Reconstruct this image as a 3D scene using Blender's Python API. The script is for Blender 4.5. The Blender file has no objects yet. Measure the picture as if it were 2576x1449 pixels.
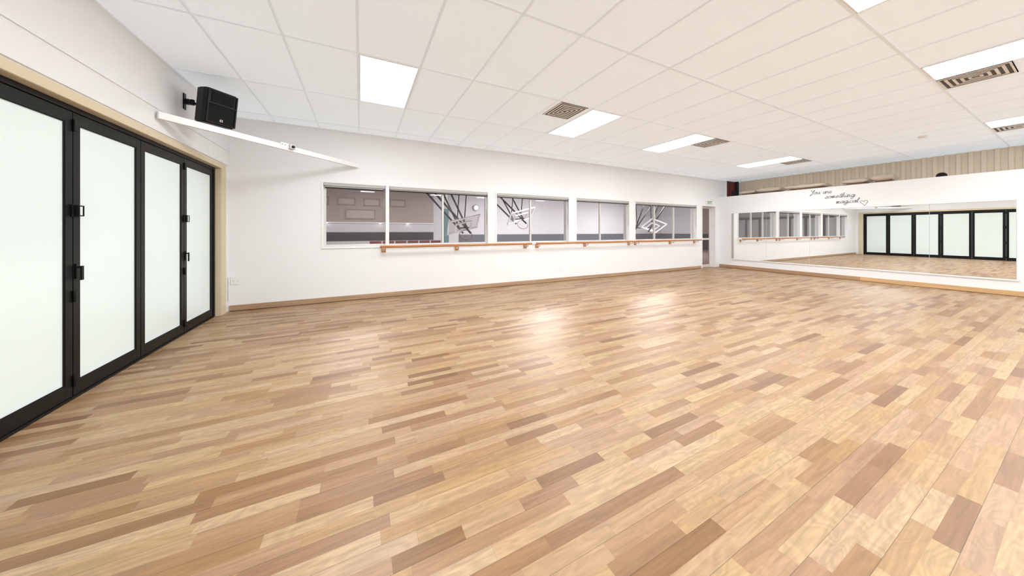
import bpy, bmesh, math, random
from mathutils import Vector, Matrix
random.seed(7)
sc=bpy.context.scene
try:
    sc.view_settings.view_transform='Standard'; sc.view_settings.look='None'
    sc.view_settings.exposure=0.0
except Exception: pass

# ------------------------------------------------------------ dimensions
XL=-1.815; XD=-1.88; YW=6.06; XR=11.03; XC=12.10; YF=-3.2
ZC=2.985; ZT=2.39; EYE=1.227

# ------------------------------------------------------------ materials
def mat(name,col,rough=.5,metal=0.,emis=None,es=0.,var=.03,scale=8.,bump=0.,spec=.5):
    m=bpy.data.materials.new(name); m.use_nodes=True
    nt=m.node_tree; b=nt.nodes['Principled BSDF']
    tc=nt.nodes.new('ShaderNodeTexCoord'); no=nt.nodes.new('ShaderNodeTexNoise')
    no.inputs['Scale'].default_value=scale; no.inputs['Detail'].default_value=4
    nt.links.new(tc.outputs['Object'],no.inputs['Vector'])
    mx=nt.nodes.new('ShaderNodeMix'); mx.data_type='RGBA'
    mx.inputs['A'].default_value=(*[max(0,c*(1-var)) for c in col],1)
    mx.inputs['B'].default_value=(*[min(1,c*(1+var)) for c in col],1)
    nt.links.new(no.outputs['Fac'],mx.inputs['Factor'])
    nt.links.new(mx.outputs['Result'],b.inputs['Base Color'])
    b.inputs['Roughness'].default_value=rough; b.inputs['Metallic'].default_value=metal
    b.inputs['Specular IOR Level'].default_value=spec
    if emis:
        b.inputs['Emission Color'].default_value=(*emis,1); b.inputs['Emission Strength'].default_value=es
    if bump:
        bp=nt.nodes.new('ShaderNodeBump'); bp.inputs['Strength'].default_value=bump; bp.inputs['Distance'].default_value=.02
        nt.links.new(no.outputs['Fac'],bp.inputs['Height']); nt.links.new(bp.outputs['Normal'],b.inputs['Normal'])
    return m
def emit(name,col,s):
    m=bpy.data.materials.new(name); m.use_nodes=True; nt=m.node_tree; nt.nodes.clear()
    e=nt.nodes.new('ShaderNodeEmission'); e.inputs[0].default_value=(*col,1); e.inputs[1].default_value=s
    o=nt.nodes.new('ShaderNodeOutputMaterial'); nt.links.new(e.outputs[0],o.inputs[0]); return m
def glassmat(name,tint=(1,1,1),f0=.04,rough=0.02):
    m=bpy.data.materials.new(name); m.use_nodes=True; nt=m.node_tree; nt.nodes.clear()
    t=nt.nodes.new('ShaderNodeBsdfTransparent'); t.inputs[0].default_value=(*tint,1)
    g=nt.nodes.new('ShaderNodeBsdfGlossy'); g.inputs['Roughness'].default_value=rough
    f=nt.nodes.new('ShaderNodeLayerWeight'); f.inputs['Blend'].default_value=.5
    p=nt.nodes.new('ShaderNodeMath'); p.operation='POWER'; nt.links.new(f.outputs['Facing'],p.inputs[0]); p.inputs[1].default_value=5
    q=nt.nodes.new('ShaderNodeMath'); q.operation='MULTIPLY_ADD'; nt.links.new(p.outputs[0],q.inputs[0]); q.inputs[1].default_value=1-f0; q.inputs[2].default_value=f0
    mx=nt.nodes.new('ShaderNodeMixShader'); o=nt.nodes.new('ShaderNodeOutputMaterial')
    nt.links.new(q.outputs[0],mx.inputs[0]); nt.links.new(t.outputs[0],mx.inputs[1]); nt.links.new(g.outputs[0],mx.inputs[2])
    nt.links.new(mx.outputs[0],o.inputs[0]); return m
def woodmat(name,c1,c2,axis='X',rough=.35,sc_=30):
    m=bpy.data.materials.new(name); m.use_nodes=True; nt=m.node_tree; b=nt.nodes['Principled BSDF']
    tc=nt.nodes.new('ShaderNodeTexCoord'); mp=nt.nodes.new('ShaderNodeMapping')
    s=[sc_]*3; s['XYZ'.index(axis)]=1.5; mp.inputs['Scale'].default_value=s
    no=nt.nodes.new('ShaderNodeTexNoise'); no.inputs['Scale'].default_value=1.; no.inputs['Detail'].default_value=5
    cr=nt.nodes.new('ShaderNodeValToRGB'); cr.color_ramp.elements[0].position=.3; cr.color_ramp.elements[1].position=.7
    cr.color_ramp.elements[0].color=(*c1,1); cr.color_ramp.elements[1].color=(*c2,1)
    nt.links.new(tc.outputs['Object'],mp.inputs[0]); nt.links.new(mp.outputs[0],no.inputs['Vector'])
    nt.links.new(no.outputs['Fac'],cr.inputs[0]); nt.links.new(cr.outputs[0],b.inputs['Base Color'])
    b.inputs['Roughness'].default_value=rough; return m

M_wall=mat('wall_paint',(.865,.875,.89),.6,var=.01,scale=3)
M_white=mat('white_gloss_paint',(.87,.88,.89),.35,var=.01)
M_cream=mat('cream_paint',(.70,.60,.42),.45,var=.03)
M_black=mat('black_powdercoat',(.006,.0065,.006),.4,var=.1,spec=.22)
M_blackpl=mat('black_plastic',(.005,.005,.0055),.45,var=.2,scale=60,bump=.1,spec=.25)
M_grille=mat('speaker_grille',(.008,.008,.009),.6,var=.5,scale=300,bump=.4,spec=.2)
M_frost=mat('frosted_glass_glow',(.65,.73,.71),.22,emis=(.90,1.0,.98),es=.19,var=.01,scale=1.5)  # emission stands in for daylight behind the panes
M_alu=mat('window_aluminium',(.70,.70,.69),.35,.2,var=.02)
M_steel=mat('steel',(.55,.55,.55),.3,.9,var=.05)
M_blind=mat('blind_fabric',(.50,.49,.48),.7,var=.03,scale=40)
M_glass=glassmat('window_glass',(.86,.84,.84))
M_light=emit('light_diffuser',(.955,.985,1.0),25.)
M_red=mat('dark_red',(.13,.015,.018),.5)
M_dark=mat('dark_void',(.015,.015,.018),.8)
M_barre=woodmat('barre_wood',(.42,.16,.045),(.58,.25,.08),'X',.3)
M_baseA=woodmat('skirting_brown',(.36,.23,.14),(.48,.32,.20),'X',.4)
M_baseB=woodmat('skirting_brown_y',(.36,.21,.12),(.48,.30,.17),'Y',.4)
M_baseC=woodmat('skirting_honey',(.58,.36,.17),(.72,.47,.25),'Y',.4)
M_green=mat('sign_green',(.01,.16,.07),.4)
M_signw=mat('sign_white',(.85,.88,.86),.4)
M_ink=mat('lettering_ink',(.04,.045,.05),.5)
M_vent=mat('vent_white',(.82,.82,.82),.4)
M_ventd=mat('vent_shadow',(.10,.10,.10),.8)
M_grid=mat('ceiling_tbar_glow',(.695,.735,.77),.45,emis=(.89,.955,1.0),es=.20,var=.01)  # T-bars get an added glow to keep up with the tiles

# ceiling tile material: white with fine fissured speckle, plus added glow to brighten it
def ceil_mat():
    m=bpy.data.materials.new('ceiling_tile_glow'); m.use_nodes=True; nt=m.node_tree; b=nt.nodes['Principled BSDF']
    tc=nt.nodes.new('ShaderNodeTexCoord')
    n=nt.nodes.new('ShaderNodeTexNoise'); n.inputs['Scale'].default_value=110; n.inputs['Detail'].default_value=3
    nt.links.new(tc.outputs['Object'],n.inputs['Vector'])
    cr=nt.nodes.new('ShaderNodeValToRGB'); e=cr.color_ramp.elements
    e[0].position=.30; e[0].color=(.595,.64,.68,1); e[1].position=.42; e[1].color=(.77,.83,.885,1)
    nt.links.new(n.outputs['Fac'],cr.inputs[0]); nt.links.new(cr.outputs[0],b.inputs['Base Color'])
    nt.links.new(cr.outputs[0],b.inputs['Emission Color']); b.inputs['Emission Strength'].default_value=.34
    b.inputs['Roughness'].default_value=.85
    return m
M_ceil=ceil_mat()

def floor_mat():
    m=bpy.data.materials.new('strip_timber_floor'); m.use_nodes=True; nt=m.node_tree; N=nt.nodes; L=nt.links
    b=N['Principled BSDF']
    def math_(op,a,bv=None,c=None):
        n=N.new('ShaderNodeMath'); n.operation=op
        for i,v in enumerate((a,bv,c)):
            if v is None: continue
            if isinstance(v,(int,float)): n.inputs[i].default_value=v
            else: L.new(v,n.inputs[i])
        return n.outputs[0]
    tc=N.new('ShaderNodeTexCoord'); sp=N.new('ShaderNodeSeparateXYZ'); L.new(tc.outputs['Object'],sp.inputs[0])
    X,Y=sp.outputs[0],sp.outputs[1]
    w=.064
    v=math_('DIVIDE',Y,w); strip=math_('FLOOR',v); fv=math_('FRACT',v)
    wn=N.new('ShaderNodeTexWhiteNoise'); wn.noise_dimensions='1D'; L.new(strip,wn.inputs['W'])
    r1=wn.outputs['Value']
    sc1=N.new('ShaderNodeSeparateColor'); L.new(wn.outputs['Color'],sc1.inputs[0])
    Ln=math_('MULTIPLY_ADD',sc1.outputs[1],.28,.33)
    u=math_('ADD',math_('DIVIDE',X,Ln),math_('MULTIPLY',r1,37.))
    u=math_('ADD',u,math_('MULTIPLY',math_('SINE',math_('ADD',math_('MULTIPLY',X,2.6),math_('MULTIPLY',sc1.outputs[2],20.))),.28))
    blk=math_('FLOOR',u); fu=math_('FRACT',u)
    cb=N.new('ShaderNodeCombineXYZ'); L.new(strip,cb.inputs[0]); L.new(blk,cb.inputs[1])
    w2=N.new('ShaderNodeTexWhiteNoise'); w2.noise_dimensions='2D'; L.new(cb.outputs[0],w2.inputs['Vector'])
    sc2=N.new('ShaderNodeSeparateColor'); L.new(w2.outputs['Color'],sc2.inputs[0])
    def ramp(stops):
        cr=N.new('ShaderNodeValToRGB'); E=cr.color_ramp.elements
        E[0].position=0; E[0].color=(*stops[0][1],1); E[1].position=1; E[1].color=(*stops[-1][1],1)
        for p,c in stops[1:-1]:
            e=E.new(p); e.color=(*c,1)
        L.new(w2.outputs['Value'],cr.inputs[0]); return cr
    ra=ramp([(0,(.205,.105,.043)),(.06,(.26,.14,.06)),(.22,(.32,.185,.083)),(.5,(.37,.23,.108)),(1,(.43,.295,.15))])
    rb=ramp([(0,(.195,.10,.053)),(.06,(.255,.14,.08)),(.22,(.32,.188,.112)),(.5,(.365,.228,.14)),(1,(.43,.30,.19))])
    cr=N.new('ShaderNodeMix'); cr.data_type='RGBA'; L.new(sc2.outputs[1],cr.inputs['Factor']); L.new(ra.outputs[0],cr.inputs['A']); L.new(rb.outputs[0],cr.inputs['B'])
    # grain
    cg=N.new('ShaderNodeCombineXYZ')
    L.new(math_('ADD',math_('MULTIPLY',X,2.6),math_('MULTIPLY',sc2.outputs[0],60.)),cg.inputs[0])
    L.new(math_('ADD',math_('MULTIPLY',Y,42.),math_('MULTIPLY',sc2.outputs[1],60.)),cg.inputs[1])
    L.new(math_('MULTIPLY',sc2.outputs[2],30.),cg.inputs[2])
    g=N.new('ShaderNodeTexNoise'); g.inputs['Scale'].default_value=1.3; g.inputs['Detail'].default_value=6; g.inputs['Roughness'].default_value=.6
    g.inputs['Distortion'].default_value=.8
    L.new(cg.outputs[0],g.inputs['Vector'])
    # figured swirls on some blocks
    ch=N.new('ShaderNodeCombineXYZ')
    L.new(math_('ADD',math_('MULTIPLY',X,3.0),math_('MULTIPLY',sc2.outputs[1],40.)),ch.inputs[0])
    L.new(math_('ADD',math_('MULTIPLY',Y,10.),math_('MULTIPLY',sc2.outputs[2],40.)),ch.inputs[1])
    s=N.new('ShaderNodeTexNoise'); s.inputs['Scale'].default_value=1.; s.inputs['Detail'].default_value=1.5; s.inputs['Distortion'].default_value=.6
    L.new(ch.outputs[0],s.inputs['Vector'])
    ring=math_('SINE',math_('MULTIPLY',s.outputs['Fac'],58.))
    ringf=math_('MULTIPLY_ADD',math_('MULTIPLY',ring,math_('MULTIPLY_ADD',sc2.outputs[0],.07,.01)),1.,1.)
    gf=math_('MULTIPLY_ADD',g.outputs['Fac'],1.0,.5)
    fac=math_('MULTIPLY',gf,ringf)
    # joints
    d1=math_('MINIMUM',fv,math_('SUBTRACT',1.,fv))
    j1=math_('LESS_THAN',d1,.010)
    v2=math_('DIVIDE',Y,w*2); f2=math_('FRACT',v2); d2=math_('MINIMUM',f2,math_('SUBTRACT',1.,f2))
    j2=math_('LESS_THAN',d2,.008)
    du=math_('MULTIPLY',math_('MINIMUM',fu,math_('SUBTRACT',1.,fu)),Ln)
    j3=math_('LESS_THAN',du,.0008)
    dark=math_('SUBTRACT',1.,math_('MAXIMUM',math_('MULTIPLY',j1,.12),math_('MAXIMUM',math_('MULTIPLY',j2,.5),math_('MULTIPLY',j3,.2))))
    fac=math_('MULTIPLY',fac,dark)
    vm=N.new('ShaderNodeVectorMath'); vm.operation='SCALE'; L.new(cr.outputs['Result'],vm.inputs[0]); L.new(fac,vm.inputs['Scale'])
    L.new(vm.outputs[0],b.inputs['Base Color'])
    L.new(math_('MULTIPLY_ADD',g.outputs['Fac'],.10,.35),b.inputs['Roughness'])
    b.inputs['Specular IOR Level'].default_value=.35
    bp=N.new('ShaderNodeBump'); bp.inputs['Strength'].default_value=.06; bp.inputs['Distance'].default_value=.002
    L.new(fac,bp.inputs['Height']); L.new(bp.outputs[0],b.inputs['Normal'])
    return m
M_floor=floor_mat()

def mirror_mat():
    m=bpy.data.materials.new('mirror_glass'); m.use_nodes=True; b=m.node_tree.nodes['Principled BSDF']
    b.inputs['Base Color'].default_value=(.93,.94,.93,1); b.inputs['Metallic'].default_value=1; b.inputs['Roughness'].default_value=.0
    return m
M_mirror=mirror_mat()

# ------------------------------------------------------------ mesh builder
class B:
    def __init__(s,name): s.name=name; s.bm=bmesh.new(); s.mats=[]
    def mi(s,m):
        if m not in s.mats: s.mats.append(m)
        return s.mats.index(m)
    def box(s,x0,x1,y0,y1,z0,z1,m,mw=None,smooth=False):
        k=s.mi(m); vs=[]
        for x in (x0,x1):
            for y in (y0,y1):
                for z in (z0,z1):
                    p=Vector((x,y,z))
                    if mw: p=mw@p
                    vs.append(s.bm.verts.new(p))
        for f in ((0,1,3,2),(4,6,7,5),(0,4,5,1),(2,3,7,6),(0,2,6,4),(1,5,7,3)):
            fc=s.bm.faces.new([vs[i] for i in f]); fc.material_index=k
        return s
    def prism(s,pts,z0,z1,m,mw=None):
        k=s.mi(m); a=[];b=[]
        for x,y in pts:
            p=Vector((x,y,z0)); q=Vector((x,y,z1))
            if mw: p=mw@p; q=mw@q
            a.append(s.bm.verts.new(p)); b.append(s.bm.verts.new(q))
        n=len(pts)
        for i in range(n):
            f=s.bm.faces.new([a[i],a[(i+1)%n],b[(i+1)%n],b[i]]); f.material_index=k
        f=s.bm.faces.new(a[::-1]); f.material_index=k
        f=s.bm.faces.new(b); f.material_index=k
    def cyl(s,p0,p1,r,m,seg=16,r1=None):
        k=s.mi(m); p0=Vector(p0);p1=Vector(p1); d=(p1-p0).normalized()
        a=d.orthogonal().normalized(); c=d.cross(a); r1=r if r1 is None else r1
        A=[];C=[]
        for i in range(seg):
            t=2*math.pi*i/seg; o=a*math.cos(t)+c*math.sin(t)
            A.append(s.bm.verts.new(p0+o*r)); C.append(s.bm.verts.new(p1+o*r1))
        for i in range(seg):
            f=s.bm.faces.new([A[i],A[(i+1)%seg],C[(i+1)%seg],C[i]]); f.material_index=k; f.smooth=True
        f=s.bm.faces.new(A[::-1]); f.material_index=k
        f=s.bm.faces.new(C); f.material_index=k
    def done(s,bevel=0.,parent=None):
        bmesh.ops.recalc_face_normals(s.bm,faces=s.bm.faces)
        c=Vector((0,0,0))
        for v in s.bm.verts: c+=v.co
        if s.name!='floor' and not s.name.startswith(('ceiling','wall')) :
            c/=max(1,len(s.bm.verts))
            for v in s.bm.verts: v.co-=c
        else: c=Vector((0,0,0))
        me=bpy.data.meshes.new(s.name); s.bm.to_mesh(me); s.bm.free()
        for m in s.mats: me.materials.append(m)
        o=bpy.data.objects.new(s.name,me); bpy.context.collection.objects.link(o); o.location=c
        if bevel:
            md=o.modifiers.new('bevel','BEVEL'); md.width=bevel; md.segments=2; md.limit_method='ANGLE'
        if parent:
            o.parent=parent; o.matrix_parent_inverse=parent.matrix_world.inverted()
        return o

# ------------------------------------------------------------ room shell
B('floor').box(XL-.3,XC+.1,YF-.1,YW+.25,-.05,0,M_floor).done()
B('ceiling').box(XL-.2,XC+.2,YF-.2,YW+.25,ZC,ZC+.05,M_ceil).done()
g=B('ceiling_grid')
gx=-.025; gy=3.329
for k in range(-3,22):
    x=gx+.6*k
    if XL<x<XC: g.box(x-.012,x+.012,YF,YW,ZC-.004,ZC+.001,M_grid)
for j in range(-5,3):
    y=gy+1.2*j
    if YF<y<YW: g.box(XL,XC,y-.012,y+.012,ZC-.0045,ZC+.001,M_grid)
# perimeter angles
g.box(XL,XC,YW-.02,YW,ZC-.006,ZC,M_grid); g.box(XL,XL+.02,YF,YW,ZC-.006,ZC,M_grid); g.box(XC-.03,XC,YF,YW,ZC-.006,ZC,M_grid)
g.done()

# window wall
wins=[(-.57,2.46),(2.67,4.63),(4.87,6.72),(6.97,9.78)]
ZS=.955; ZH=2.065
DX0,DX1=10.06,10.84
w=B('wall_back'); T=.20
w.box(XL-.2,wins[0][0],YW,YW+T,0,ZC,M_wall)
for (a,b_),(c,d) in zip(wins,wins[1:]): w.box(b_,c,YW,YW+T,ZS,ZH,M_wall)
w.box(wins[0][0],wins[-1][1],YW,YW+T,0,ZS,M_wall)
w.box(wins[0][0],wins[-1][1],YW,YW+T,ZH,ZC,M_wall)
w.box(wins[-1][1],DX0,YW,YW+T,0,ZC,M_wall)
w.box(DX0,DX1,YW,YW+T,2.10,ZC,M_wall)
w.box(DX1,XC+.2,YW,YW+T,0,ZC,M_wall)
w.done()

# left wall with opening for the bifold doors
OY0,OY1=-.56,5.80; OZ=2.15
w=B('wall_left')
w.box(XL-.2,XL,OY1,YW,0,ZC,M_wall)
w.box(XL-.2,XL,OY0,OY1,OZ,ZC,M_wall)
w.box(XL-.2,XL,YF-.2,OY0,0,ZC,M_wall)
w.done()
w=B('trim_1')   # wall lining cap and panel above doors
w.box(XL,XL+.012,YF,YW-.001,2.225,2.44,M_white)
w.box(XL,XL+.020,YF,YW-.001,2.44,2.452,M_white)
w.done()
w=B('trim_2')   # cream door lining and architrave
w.box(XL-.19,XL+.012,OY0,OY1+.0,OZ-.012,OZ,M_cream)
w.box(XL,XL+.016,OY0-.07,OY1+.15,OZ-.01,OZ+.06,M_cream)
w.box(XL-.19,XL+.012,OY1-.012,OY1,0,OZ-.012,M_cream)
w.box(XL,XL+.016,OY1,OY1+.15,0,OZ-.01,M_cream)
w.box(XL-.19,XL+.012,OY0,OY0+.012,0,OZ-.012,M_cream)
w.done(.002)

B('wall_right').box(XR,XC,YF,YW,0,ZT,M_wall).box(XC,XC+.1,YF-.2,YW+.2,0,ZT,M_wall).done()
B('wall_front').box(XL-.2,XC+.2,YF-.2,YF,0,ZC,M_wall).done()

# corrugated metal wall above the loft ledge
def corr():
    b=B('wall_corrugated'); m=mat('corrugated_steel',(.80,.67,.51),.45,var=.05,scale=4)
    k=b.mi(m); y=YF; prof=[]
    p=.155
    while y<5.93:
        prof+= [(y,0),(y+.045,0),(y+.060,-.035),(y+.115,-.035),(y+.130,0)]; y+=p
    prev=None
    for yy,dx in prof:
        a=b.bm.verts.new((XC-.01+dx,yy,ZT)); c=b.bm.verts.new((XC-.01+dx,yy,ZC))
        if prev: f=b.bm.faces.new([prev[0],a,c,prev[1]]); f.material_index=k
        prev=(a,c)
    b.done()
corr()
B('steel_column').box(11.93,12.05,5.94,6.04,ZT,ZC,M_dark).done(.004)
B('trim_3').box(11.38,11.92,6.0,6.058,ZT+.001,ZC-.01,M_red).box(11.36,11.38,5.99,6.058,ZT+.001,ZC-.01,M_white).box(11.55,11.56,5.99,6.0,ZT+.001,ZC-.01,M_dark).box(11.7,11.92,5.985,6.0,ZT+.001,ZT+.25,M_dark).done()

# baseboards
B('baseboard_back').box(XL+.02,10.01,YW-.018,YW,.006,.088,M_baseA).box(XL+.02,10.01,YW-.022,YW,0,.006,M_dark).done(.002)
B('baseboard_right').box(XR-.018,XR,2.77,YW-.02,.006,.10,M_baseB).box(XR-.018,XR,YF,2.77,.006,.10,M_baseC).box(XR-.022,XR,YF,YW-.02,0,.006,M_dark).done(.002)
B('baseboard_left').box(XL,XL+.018,YF,OY0-.08,0,.09,M_baseB).done(.002)

# ------------------------------------------------------------ windows
def window(i,x0,x1,mull,big=None):
    b=B('window_%d'%i); yf0,yf1=YW+.055,YW+.115; fr=.035
    b.box(x0,x1,yf0,yf1,ZS,ZS+fr,M_alu); b.box(x0,x1,yf0,yf1,ZH-fr,ZH,M_alu)
    b.box(x0,x0+fr,yf0,yf1,ZS+fr,ZH-fr,M_alu); b.box(x1-fr,x1,yf0,yf1,ZS+fr,ZH-fr,M_alu)
    for mx_ in mull: b.box(mx_-.018,mx_+.018,yf0+.005,yf1-.005,ZS+fr,ZH-fr,M_alu)
    if big is not None: b.box(big-.03,big+.03,YW-.012,YW+.1,ZS,ZH,M_white)
    b.box(x0+fr,x1-fr,YW+.083,YW+.087,ZS+fr,ZH-fr,M_glass)
    # thin internal architrave
    a=.03; y0,y1=YW-.012,YW
    b.box(x0-a,x1+a,y0,y1,ZH,ZH+a,M_white); b.box(x0-a,x1+a,YW-.02,y1,ZS-a,ZS,M_white)
    b.box(x0-a,x0,y0,y1,ZS,ZH,M_white); b.box(x1,x1+a,y0,y1,ZS,ZH,M_white)
    return b.done(.0015)
window(1,-.57,2.46,[1.50],.445)
window(2,2.67,4.63,[3.57])
window(3,4.87,6.72,[5.72])
window(4,6.97,9.78,[7.86,8.74])

def blind(x0,x1,drop):
    b=B('roller_blind')
    b.cyl((x0+.01,YW+.027,ZH-.03),(x1-.01,YW+.027,ZH-.03),.024,M_blind,20)
    b.box(x0+.005,x1-.005,YW-.008,YW-.003,ZH-.05,ZH-.002,M_blind)
    b.box(x0+.02,x1-.02,YW+.014,YW+.017,ZH-drop,ZH-.03,M_blind)
    b.box(x0+.02,x1-.02,YW+.008,YW+.022,ZH-drop-.018,ZH-drop,M_dark)
    for s in (0,.016): b.cyl((x1-.03+s,YW+.002,ZH-.04),(x1-.03+s,YW+.002,ZH-.68),.0022,M_steel,6)
    b.done()
blind(-.57,.41,.075); blind(.48,2.46,.07); blind(2.67,4.63,.075); blind(4.87,6.72,.07); blind(6.97,9.78,.07)

# exit door (recessed)
b=B('door_1'); y0=YW+.15; y1=YW+.19
b.box(DX0,DX0+.03,YW-.01,YW+.2,0,2.10,M_white); b.box(DX1-.03,DX1,YW-.01,YW+.2,0,2.10,M_white); b.box(DX0+.03,DX1-.03,YW-.01,YW+.2,2.06,2.10,M_white)
b.box(DX0+.03,DX0+.09,y0,y1,.0,2.06,M_alu); b.box(DX1-.09,DX1-.03,y0,y1,0,2.06,M_alu)
b.box(DX0+.09,DX1-.09,y0,y1,2.0,2.06,M_alu); b.box(DX0+.09,DX1-.09,y0,y1,0,.09,M_alu); b.box(DX0+.09,DX1-.09,y0,y1,.93,.99,M_alu)
M_gd=glassmat('door_glass',(.55,.47,.44))
b.box(DX0+.09,DX1-.09,y0+.018,y0+.022,.09,.93,M_gd); b.box(DX0+.09,DX1-.09,y0+.018,y0+.022,.99,2.0,M_gd)
b.box(DX0+.05,DX0+.075,y0-.05,y0-.03,.9,1.1,M_steel); b.box(DX0+.05,DX0+.075,y0-.05,y0,.92,.94,M_steel); b.box(DX0+.05,DX0+.075,y0-.05,y0,1.06,1.08,M_steel)
b.done(.002)

# exit sign
b=B('exit_sign'); b.box(10.26,10.66,YW-.03,YW,2.125,2.245,M_signw); es=b.done(.006)
c=bpy.data.curves.new('lettering','FONT'); c.body='EXIT'; c.size=.125; c.align_x='CENTER'; c.align_y='CENTER'; c.extrude=.001; c.offset=.002
c.materials.append(M_green); to=bpy.data.objects.new('lettering',c); bpy.context.collection.objects.link(to)
to.parent=es; bpy.context.view_layer.update(); to.matrix_world=Matrix.Translation((10.46,YW-.032,2.185))@Matrix.Rotation(math.radians(90),4,'X')

# barres
def barre(x0,x1,br):
    b=B('ballet_barre'); z=.945; y=YW-.15
    b.cyl((x0,y,z),(x1,y,z),.022,M_barre,20)
    for x in br:
        b.box(x-.04,x+.04,YW-.022,YW-.001,z-.11,z-.03,M_barre)
        b.cyl((x,YW-.02,z-.065),(x,y+.01,z-.065),.009,M_steel,10)
        b.cyl((x,y+.01,z-.07),(x,y,z-.015),.009,M_steel,10)
        b.cyl((x,YW-.022,z-.065),(x,YW-.030,z-.065),.022,M_steel,14)
        b.box(x-.03,x+.03,y-.012,y+.012,z-.027,z-.018,M_steel)
    b.done(.002)
barre(.31,3.48,[.38,1.77,3.38]); barre(3.60,6.80,[3.70,5.13,6.70]); barre(6.84,9.80,[6.95,8.45,9.65])

# ------------------------------------------------------------ bifold doors
joints=[5.76,4.96,4.17,3.41,2.62,1.84,1.05,.27,-.52]
dn=0
fx0,fx1=XD-.045,XD
b=B('trim_4')  # black outer frame
b.box(XD-.07,XD+.01,5.745,OY1-.012,0,OZ-.012,M_black); b.box(XD-.07,XD+.01,OY0+.012,OY0+.045,0,OZ-.012,M_black)
b.box(XD-.07,XD+.01,OY0+.045,5.745,OZ-.05,OZ-.012,M_black); b.box(XD-.07,XD+.01,OY0+.045,5.745,0,.018,M_black)
b.done(.002)
for k in range(len(joints)-1):
    ya,yb=joints[k+1]+.004,joints[k]-.004; dn+=1
    if k==0: yb=5.742
    b=B('door_%d'%(dn+1)); st=.060; z0,z1=.02,OZ-.053
    b.box(fx0,fx1,ya,ya+st,z0,z1,M_black); b.box(fx0,fx1,yb-st,yb,z0,z1,M_black)
    b.box(fx0,fx1,ya+st,yb-st,z1-.085,z1,M_black); b.box(fx0,fx1,ya+st,yb-st,z0,z0+.10,M_black)
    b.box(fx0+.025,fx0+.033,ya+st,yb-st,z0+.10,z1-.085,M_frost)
    # glazing bead
    for (a0,a1,c0,c1) in ((ya+st,ya+st+.005,z0+.10,z1-.085),(yb-st-.005,yb-st,z0+.10,z1-.085),(ya+st,yb-st,z0+.10,z0+.105),(ya+st,yb-st,z1-.090,z1-.085)):
        b.box(fx0+.034,fx0+.041,a0,a1,c0,c1,M_black)
    if k in (0,2,4,6):   # hinge + hardware side at joint k+1
        y=joints[k+1]
        for z in (2.0,.75,.13):
            b.cyl((XD+.008,y-.001,z-.042),(XD+.008,y-.001,z+.042),.009,M_black,12)
            b.box(XD,XD+.006,y-.0+.004,y+.028,z-.04,z+.04,M_black)
        # D pull
        yy=y+.022
        b.box(XD,XD+.010,yy-.045,yy+.024,1.332,1.422,M_black)
        for z in (1.337,1.409): b.box(XD+.010,XD+.032,yy-.022,yy+.022,z,z+.008,M_black)
        b.box(XD+.026,XD+.032,yy+.014,yy+.022,1.337,1.417,M_black); b.box(XD+.010,XD+.032,yy-.026,yy-.020,1.337,1.417,M_black)
        # lever handle
        b.box(XD,XD+.010,yy-.010,yy+.010,.875,.985,M_black)
        b.cyl((XD+.010,yy,.96),(XD+.030,yy,.96),.007,M_black,12)
        b.box(XD+.026,XD+.036,yy-.009,yy+.011,.865,.970,M_black)
    b.done(.0015)

# ------------------------------------------------------------ mirrors (hung very slightly out of parallel)
ys=[5.66,4.70,3.71,2.73,1.76,.79]
for a,c in zip(ys,ys[1:]):
    b=B('wall_mirror'); b.prism([(XR-.001,c+.003),(XR-.001,a-.003),(XR-.0105,a-.003),(XR-.0068,c+.003)],.315,1.81,M_mirror); b.done()
b=B('trim_5'); b.box(XR-.022,XR,.76,5.69,.285,.312,M_white); b.box(XR-.014,XR,.755,.787,.312,1.84,M_white); b.box(XR-.014,XR,5.663,5.69,.312,1.84,M_white); b.box(XR-.014,XR,.787,5.663,1.813,1.84,M_white); b.done(.002)

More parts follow.
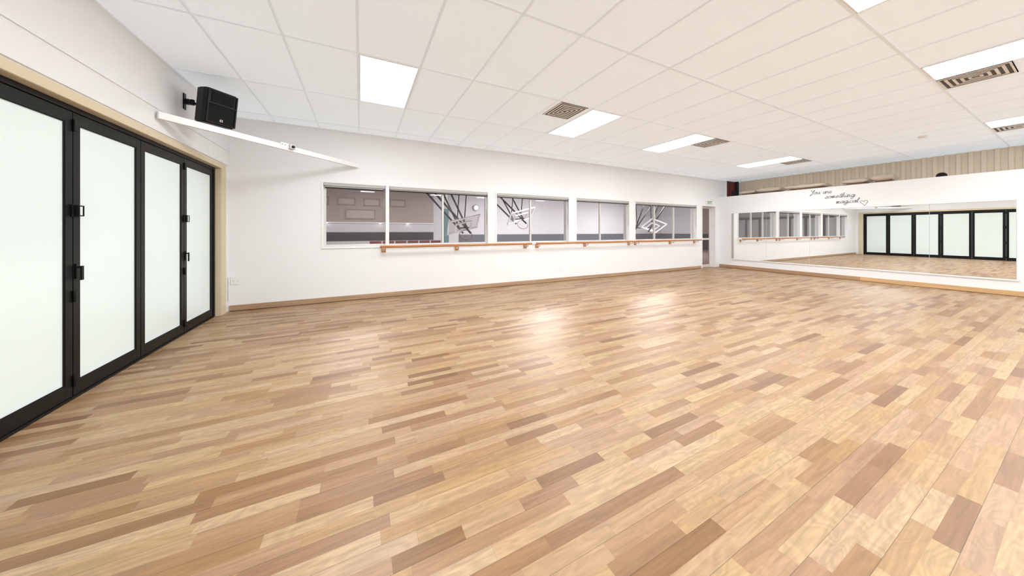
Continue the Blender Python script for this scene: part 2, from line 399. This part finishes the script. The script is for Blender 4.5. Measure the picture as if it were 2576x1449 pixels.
# ------------------------------------------------------------ lettering
G={
'Y':(1.25,[[(0,1.7),(.1,2.0),(.25,1.5),(.5,1.15),(.85,1.5),(1.05,2.1),(.85,1.2),(.6,.2),(.3,-.5),(0,-.55),(.1,-.2),(.6,.1),(1.2,.35)]]),
'o':(1.0,[[(.5,1),(.12,.8),(.05,.3),(.4,0),(.8,.3),(.75,.8),(.5,1),(.7,.82),(1.0,.85)]]),
'u':(1.1,[[(0,.9),(.1,.9),(.1,.3),(.35,0),(.7,.3),(.8,1),(.8,.3),(.95,0),(1.15,.2)]]),
'a':(1.1,[[(.75,.9),(.4,1),(.05,.5),(.3,0),(.65,.35),(.8,1),(.75,.3),(.9,0),(1.12,.28)]]),
'r':(.95,[[(0,.3),(.2,1.15),(.3,.9),(.6,.9),(.55,.3),(.7,0),(.97,.28)]]),
'e':(.85,[[(0,.28),(.4,.5),(.6,.85),(.35,1),(.1,.6),(.2,.1),(.5,0),(.87,.3)]]),
's':(.9,[[(0,.1),(.3,.6),(.5,1.1),(.62,.6),(.6,.1),(.25,-.02),(.15,.12),(.5,.05),(.92,.3)]]),
'm':(1.3,[[(0,.7),(.12,1),(.15,0),(.2,.6),(.42,1),(.52,0),(.57,.6),(.8,1),(.9,.2),(1.05,0),(1.3,.3)]]),
't':(.75,[[(.4,1.9),(.22,.4),(.35,0),(.77,.28)],[(0,1.35),(.7,1.42)]]),
'h':(1.0,[[(0,.3),(.38,1.6),(.32,2.1),(.14,1.8),(.1,0),(.2,.6),(.5,1),(.6,.3),(.72,0),(1.0,.3)]]),
'i':(.5,[[(.1,.9),(.1,.2),(.28,0),(.52,.3)],[(.2,1.45),(.24,1.55)]]),
'n':(1.0,[[(0,.7),(.12,1),(.15,0),(.2,.6),(.5,1),(.6,.3),(.75,0),(1.0,.3)]]),
'g':(1.0,[[(.75,.9),(.4,1),(.05,.5),(.3,.05),(.65,.4),(.8,1),(.72,-.6),(.4,-1),(.15,-.7),(.6,-.1),(1.0,.3)]]),
'c':(.85,[[(.7,.8),(.45,1),(.08,.6),(.2,.05),(.5,0),(.87,.3)]]),
'l':(.6,[[(0,.3),(.4,1.5),(.36,2.1),(.17,1.8),(.15,.3),(.33,0),(.62,.25)]]),
' ':(.9,[]),
}
cu=bpy.data.curves.new('wall_lettering','CURVE'); cu.dimensions='3D'; cu.bevel_depth=.0038; cu.bevel_resolution=1; cu.resolution_u=6
def stroke(pts):
    s=cu.splines.new('BEZIER'); s.bezier_points.add(len(pts)-1)
    for bp,p in zip(s.bezier_points,pts):
        bp.co=p; bp.handle_left_type='AUTO'; bp.handle_right_type='AUTO'
def write(txt,y0,y1,z):
    tot=sum(G[ch][0] for ch in txt); sx=(y0-y1)/tot; sz=.054; x=0
    for ch in txt:
        adv,st=G[ch]
        for q in st: stroke([(XR-.002,y0-(x+px+.22*pz)*sx,z+pz*sz) for px,pz in q])
        x+=adv
write('You are',3.70,3.28,2.225); write('something',3.41,2.87,2.095); write('magical',3.20,2.80,1.945)
hc=(2.71,1.92)
stroke([(XR-.002,hc[0]-a*.06,hc[1]+c*.06) for a,c in ((.2,-1),(-.5,-.3),(-1,.4),(-.6,1),(-.1,.5),(.3,1),(.95,.7),(.8,0),(.1,-1.05),(.0,-1.1))])
cu.materials.append(M_ink); o=bpy.data.objects.new('wall_lettering',cu); bpy.context.collection.objects.link(o)

# ------------------------------------------------------------ ceiling fixtures
def panel(x0,y0):
    b=B('ceiling_light_panel'); x1=x0+.6; y1=y0+1.2; z=ZC
    b.box(x0+.012,x0+.024,y0+.012,y1-.012,z-.010,z-.001,M_white); b.box(x1-.024,x1-.012,y0+.012,y1-.012,z-.010,z-.001,M_white)
    b.box(x0+.024,x1-.024,y0+.012,y0+.024,z-.010,z-.001,M_white); b.box(x0+.024,x1-.024,y1-.024,y1-.012,z-.010,z-.001,M_white)
    b.box(x0+.024,x1-.024,y0+.024,y1-.024,z-.007,z-.001,M_light); b.done()
for r in (3.329,-.271,-2.671):  # last row is unseen behind the camera, added to brighten the left wall
    for k in (0,5,9,15): panel(gx+.6*k,r)
def vent(x0,y0,x1,y1):
    b=B('ceiling_air_vent'); z=ZC
    b.box(x0,x1,y0,y1,z-.006,z-.001,M_ventd)
    n=5; cx_,cy=(x0+x1)/2,(y0+y1)/2; hx,hy=(x1-x0)/2,(y1-y0)/2
    for i in range(n):
        f=1-i/n; g_=f-.09
        X0,X1,Y0,Y1=cx_-hx*f,cx_+hx*f,cy-hy*f,cy+hy*f; a0,a1,c0,c1=cx_-hx*g_,cx_+hx*g_,cy-hy*g_,cy+hy*g_
        zz=z-.010
        b.box(X0,X1,Y0,c0,zz,zz+.003,M_vent); b.box(X0,X1,c1,Y1,zz,zz+.003,M_vent)
        b.box(X0,a0,c0,c1,zz,zz+.003,M_vent); b.box(a1,X1,c0,c1,zz,zz+.003,M_vent)
    b.box(x0,x1,y0,y0+.006,z-.010,z-.004,M_vent)
    b.done()
for (x0,x1) in ((2.44,2.90),(6.0,6.46),(9.60,10.06)):
    vent(x0,3.345,x1,3.83); vent(x0,.45,x1,.915)
b=B('smoke_detector'); b.cyl((9.3,1.56,ZC),(9.3,1.56,ZC-.03),.06,M_white,24,.045); b.done()

# ------------------------------------------------------------ diagonal bar across corner
P0=Vector((XL+.03,4.21,2.37)); P1=Vector((-.03,YW-.006,2.39))
d=(P1-P0); L_=d.length; d.normalize(); n=Vector((d.y,-d.x,0)).normalized(); up=n.cross(d)
mw=Matrix(((d.x,n.x,0,P0.x),(d.y,n.y,0,P0.y),(d.z,0,1,P0.z),(0,0,0,1)))
b=B('corner_rail')
b.box(.0,L_-.02,-.02,.02,-.035,.035,M_white,mw)
b.box(L_/2-.11,L_/2+.05,.02,.026,-.01,.06,M_white,mw); b.box(L_/2+.0,L_/2+.07,.02,.06,-.012,.055,M_steel,mw)
b.cyl(mw@Vector((L_/2+.035,.06,.02)),mw@Vector((L_/2+.035,.075,.02)),.018,M_dark)
for q in (-.09,-.05): b.cyl(mw@Vector((L_/2+q,.026,.03)),mw@Vector((L_/2+q,.031,.03)),.006,M_dark,8)
b.done(.002)

# ------------------------------------------------------------ speaker
def speaker():
    C=Vector((-1.515,4.66,2.645)); face=Vector((.72,-.69,0)).normalized()
    ang=math.atan2(face.y,face.x)
    mw=Matrix.Translation(C)@Matrix.Rotation(ang,4,'Z')@Matrix.Rotation(math.radians(9),4,'Y')@Matrix.Diagonal((.92,.92,.80,1))
    b=B('loudspeaker')
    prof=[(.15,-.155),(.15,.155),(.10,.17),(-.02,.165),(-.15,.09),(-.15,-.09),(-.02,-.165),(.10,-.17)]
    b.prism(prof,-.225,.225,M_blackpl,mw)
    b.prism([(x*.9,y*.9) for x,y in prof],.225,.24,M_blackpl,mw); b.prism([(x*.9,y*.9) for x,y in prof],-.24,-.225,M_blackpl,mw)
    b.box(.15,.163,-.15,-.135,-.225,.225,M_blackpl,mw); b.box(.15,.163,.135,.15,-.225,.225,M_blackpl,mw)
    b.box(.15,.163,-.135,.135,.21,.225,M_blackpl,mw); b.box(.15,.163,-.135,.135,-.225,-.21,M_blackpl,mw)
    b.box(.15,.163,-.135,.135,.035,.05,M_blackpl,mw)
    b.box(.15,.157,-.13,.13,-.205,.032,M_grille,mw)
    for i in range(5):
        s=1-i*.17; b.box(.150+.0,.160-.002*i,-.11*s,.11*s,.13-.065*s,.13+.065*s,M_blackpl if i%2 else M_grille,mw)
    b.box(.157,.160,-.014,.014,-.185,-.155,M_signw,mw)
    b.box(.160,.161,-.006,.006,-.180,-.160,M_blackpl,mw)
    back=mw@Vector((-.15,0,.0))
    b.box(XL,XL+.01,4.76,4.81,2.63,2.81,M_black)
    W=Vector((XL+.012,4.785,2.72))
    b.cyl(W,(W+Vector((.07,0,0))),.014,M_black); b.cyl(W+Vector((.06,0,0)),back,.014,M_black)
    b.box(XL+.01,XL+.05,4.77,4.80,2.69,2.75,M_black)
    b.cyl(W+Vector((.06,0,-.03)),W+Vector((.06,0,.03)),.02,M_black)
    b.done(.004)
speaker()

# ------------------------------------------------------------ outlets & conduit
def outlet(x,z,wd=.115,ht=.072):
    b=B('power_outlet'); b.box(x-wd/2,x+wd/2,YW-.010,YW,z-ht/2,z+ht/2,M_white)
    for s in (-.028,.028):
        b.box(x+s-.008,x+s+.008,YW-.014,YW-.010,z+.014,z+.026,M_signw)
        for q in (-.007,.007): b.box(x+s+q-.0015,x+s+q+.0015,YW-.0105,YW-.0098,z-.008,z+.002,M_dark)
        b.box(x+s-.0015,x+s+.0015,YW-.0105,YW-.0098,z-.020,z-.012,M_dark)
    b.done(.002)
outlet(-1.72,.465,.115,.115); outlet(4.42,.27)
b=B('cable_conduit'); b.box(-1.805,-1.785,YW-.016,YW,.16,.53,M_white); b.done(.002)

# ------------------------------------------------------------ sacks on the ledge
M_sack=mat('satin_cushion',(.62,.52,.42),.2,.25,var=.15,scale=7,bump=.9)
M_board=woodmat('board_wood',(.25,.13,.06),(.38,.2,.10),'Y')
def sack(y0,y1,hgt,tilt=0.,z=ZT):
    cy=(y0+y1)/2; ly=abs(y1-y0)/2; lx=.24
    b=B('storage_cushion'); k=b.mi(M_sack); n=22; m_=14
    rnd=random.Random(int(y0*100))
    ph=[rnd.uniform(0,6) for _ in range(4)]
    for side in (1,-1):
        grid=[]
        for i in range(n+1):
            r=[]
            for j in range(m_+1):
                u=i/n*2-1; v=j/m_*2-1
                e=max(0,(1-abs(u)**3.2))**.5*max(0,(1-abs(v)**3.2))**.5
                hh=e*(hgt/2)*(1+.12*math.sin(9*u+ph[0]+3*v)*1+.10*math.sin(14*v+ph[1]+5*u))
                zz=z+.03+hgt/2+ (hh if side>0 else -e*hgt/2)+tilt*u*ly
                r.append(b.bm.verts.new((11.33+v*lx*(1-.05*(1-u*u)),cy+u*ly*(1-.05*(1-v*v)),zz)))
            grid.append(r)
        for i in range(n):
            for j in range(m_):
                f=b.bm.faces.new([grid[i][j],grid[i+1][j],grid[i+1][j+1],grid[i][j+1]]); f.material_index=k; f.smooth=True
    bmesh.ops.remove_doubles(b.bm,verts=b.bm.verts,dist=.0005)
    b.box(11.12,11.5,cy-ly*.8,cy+ly*.8,z+.001,z+.028,M_board)
    b.done()
sack(5.50,5.04,.12); sack(5.02,4.38,.15); sack(4.32,3.40,.14); sack(3.14,2.66,.14); sack(2.64,2.26,.18)
b=B('cap')
r=bmesh.ops.create_uvsphere(b.bm,u_segments=20,v_segments=12,radius=.075,matrix=Matrix.Translation((11.25,1.64,ZT+.035)))
b.mi(M_blackpl)
for v in r['verts']:
    if v.co.z<ZT+.002: v.co.z=ZT+.002
for f in b.bm.faces: f.smooth=True
b.box(11.13,11.19,1.58,1.70,ZT+.02,ZT+.03,M_blackpl)
b.done()

# ------------------------------------------------------------ hall beyond the windows
HX0,HX1,HY,HZ=-7.,20.,15.,3.5
M_hw=mat('hall_wall_paint',(.63,.63,.655),.7); M_hc=mat('hall_ceiling_brown',(.40,.335,.31),.8); M_hf=mat('hall_floor_vinyl',(.50,.49,.50),.4)
M_pad=mat('hall_dado_grey',(.10,.11,.13),.6); M_padd=mat('hall_dark_band',(.012,.012,.014),.5)
B('floor_hall').box(HX0,HX1,YW+.25,HY,-.05,0,M_hf).done()
B('ceiling_hall').box(HX0,HX1,YW+.2,HY,HZ,HZ+.05,M_hc).done()
w=B('wall_hall'); w.box(HX0,HX1,HY,HY+.1,0,HZ,M_hw); w.box(HX1,HX1+.1,YW+.2,HY+.1,0,HZ,M_hw); w.box(HX0-.1,HX0,YW+.2,HY+.1,0,HZ,M_hw)
w.box(XC+.2,HX1,YW+.0,YW+.2,0,HZ,M_hw); w.box(HX0,XL-.2,YW,YW+.2,0,HZ,M_hw); w.box(XL-.2,XC+.2,YW,YW+.2,ZC+.05,HZ,M_hw)
w.done()
w=B('trim_6'); w.box(4.5,HX1-.03,HY-.03,HY,0,1.05,M_pad); w.box(HX1-.03,HX1,YW+.21,HY,0,1.05,M_pad)
w.box(HX0,3.2,HY-.03,HY,.80,1.18,M_padd); w.box(HX0,3.2,HY-.05,HY,1.62,HZ,M_hc); w.box(HX0,3.2,HY-.06,HY,1.58,1.62,M_white)
w.done()
M_frame=mat('picture_brown',(.27,.22,.20),.6); M_frl=mat('picture_light',(.44,.385,.36),.6)
for x0,x1,z0,z1 in ((-1.9,-1.2,2.35,2.7),(-.9,-.2,2.35,2.7),(.1,.8,2.35,2.7),(-.6,.6,1.75,2.2),(1.2,1.9,2.35,2.7)):
    b=B('framed_picture'); b.box(x0,x1,HY-.085,HY-.055,z0,z1,M_frame); b.box(x0+.06,x1-.06,HY-.09,HY-.085,z0+.06,z1-.06,M_frl); b.done()
M_down=emit('downlight',(1,.97,.92),12.)
for x in (-1.3,.8,2.0):
    b=B('downlight'); b.cyl((x,HY-.12,1.60),(x,HY-.12,1.565),.035,M_down,16); b.cyl((x,HY-.12,1.62),(x,HY-.12,1.60),.05,M_white,16); b.box(x-.02,x+.02,HY-.12,HY-.06,1.60,1.615,M_white); b.done()
b=B('red_bench_seat')
for i in range(6):
    x=.3+i*.45
    b.box(x,x+.40,12.0,12.4,.42,.47,M_red); b.box(x,x+.40,12.38,12.43,.5,.85,M_red); b.box(x+.18,x+.22,12.15,12.2,0,.42,M_black)
b.done(.01)
M_teal=mat('teal_padding',(.10,.22,.24),.6)
b=B('padded_post'); b.box(3.25,3.45,13.,13.2,0,2.2,M_teal); b.cyl((3.35,13.1,0),(3.35,13.1,HZ),.06,M_alu,14); b.box(3.15,3.55,12.9,13.3,0,.03,M_steel); b.done(.01)
def hoop(cx_,cy,cz,flip=1):
    b=B('basketball_hoop')
    W,H_=1.15,.75
    a=Matrix.Translation((cx_,cy-.1,cz))@Matrix.Rotation(math.radians(-14*flip),4,'Y')@Matrix.Rotation(math.radians(52),4,'X')
    for q in ((-W/2,W/2,-H_/2,-H_/2+.05),(-W/2,W/2,H_/2-.05,H_/2)): b.box(q[0],q[1],-.02,.02,q[2],q[3],M_white,a)
    b.box(-W/2,-W/2+.05,-.02,.02,-H_/2,H_/2,M_white,a); b.box(W/2-.05,W/2,-.02,.02,-H_/2,H_/2,M_white,a)
    b.box(-.3,.3,-.021,.021,-.30,-.27,M_white,a); b.box(-.3,.3,-.021,.021,.1,.13,M_white,a); b.box(-.3,-.27,-.021,.021,-.27,.1,M_white,a); b.box(.27,.3,-.021,.021,-.27,.1,M_white,a)
    b.box(-W/2+.05,W/2-.05,-.004,.004,-H_/2+.05,H_/2-.05,M_glass,a)
    N_=16; pr=None
    for i in range(N_+1):
        t=2*math.pi*i/N_; p=a@Vector((.22*math.cos(t),-.27+.22*math.sin(t),-.25))
        if pr is not None: b.cyl(pr,p,.01,M_red,6)
        pr=p
    for dy in (0,.9):
        b.cyl((cx_-1.9*flip,cy+dy,HZ),(cx_+.3*flip,cy+dy,cz-.3),.035,M_black,8)
        b.cyl((cx_-.9*flip,cy+dy,HZ),(cx_+.15*flip,cy+dy,cz-.1),.03,M_black,8)
        b.cyl((cx_-1.9*flip,cy+dy,HZ-.02),(cx_+.2*flip,cy+dy,HZ-.02),.03,M_black,8)
        b.cyl((cx_+.2*flip,cy+dy,HZ),(cx_+.05*flip,cy+dy,cz),.02,M_black,8)
    b.cyl((cx_-1.0*flip,cy,2.75),(cx_-1.0*flip,cy+.9,2.75),.025,M_black,8)
    b.cyl((cx_+.2*flip,cy,cz-.1),(cx_+.2*flip,cy+.9,cz-.1),.025,M_black,8)
    b.done()
hoop(3.2,10.2,1.45); hoop(5.9,11.,1.85); hoop(13.3,10.5,1.5,-1)
b=B('wall_fan')
b.cyl((5.4,HY-.02,2.45),(5.4,HY-.10,2.45),.16,M_hc,24); b.cyl((5.4,HY-.10,2.45),(5.4,HY-.11,2.45),.12,M_steel,24); b.done()
def area(name,loc,sx,sy,e,col=(1,1,1)):
    l=bpy.data.lights.new(name,'AREA'); l.shape='RECTANGLE'; l.size=sx; l.size_y=sy; l.energy=e; l.color=col
    o=bpy.data.objects.new(name,l); bpy.context.collection.objects.link(o); o.location=loc; return o
area('hall_light',(0,11,HZ-.05),2.,1.,250,(1,.96,.93)); area('hall_light',(7,11,HZ-.05),2.,1.,520); area('hall_light',(14,11,HZ-.05),2.,1.,640)

wd=bpy.data.worlds.new('world'); sc.world=wd; wd.use_nodes=True; wd.node_tree.nodes['Background'].inputs[0].default_value=(.8,.85,.9,1); wd.node_tree.nodes['Background'].inputs[1].default_value=.5

# ------------------------------------------------------------ camera
cd=bpy.data.cameras.new('camera'); cd.sensor_width=36; cd.lens=756.75*36/2576; cd.shift_y=-143/2576; cd.clip_start=.02
co=bpy.data.objects.new('camera',cd); bpy.context.collection.objects.link(co)
co.location=(0,0,EYE); co.rotation_euler=(math.radians(90),0,math.radians(63.292-90))
sc.camera=co
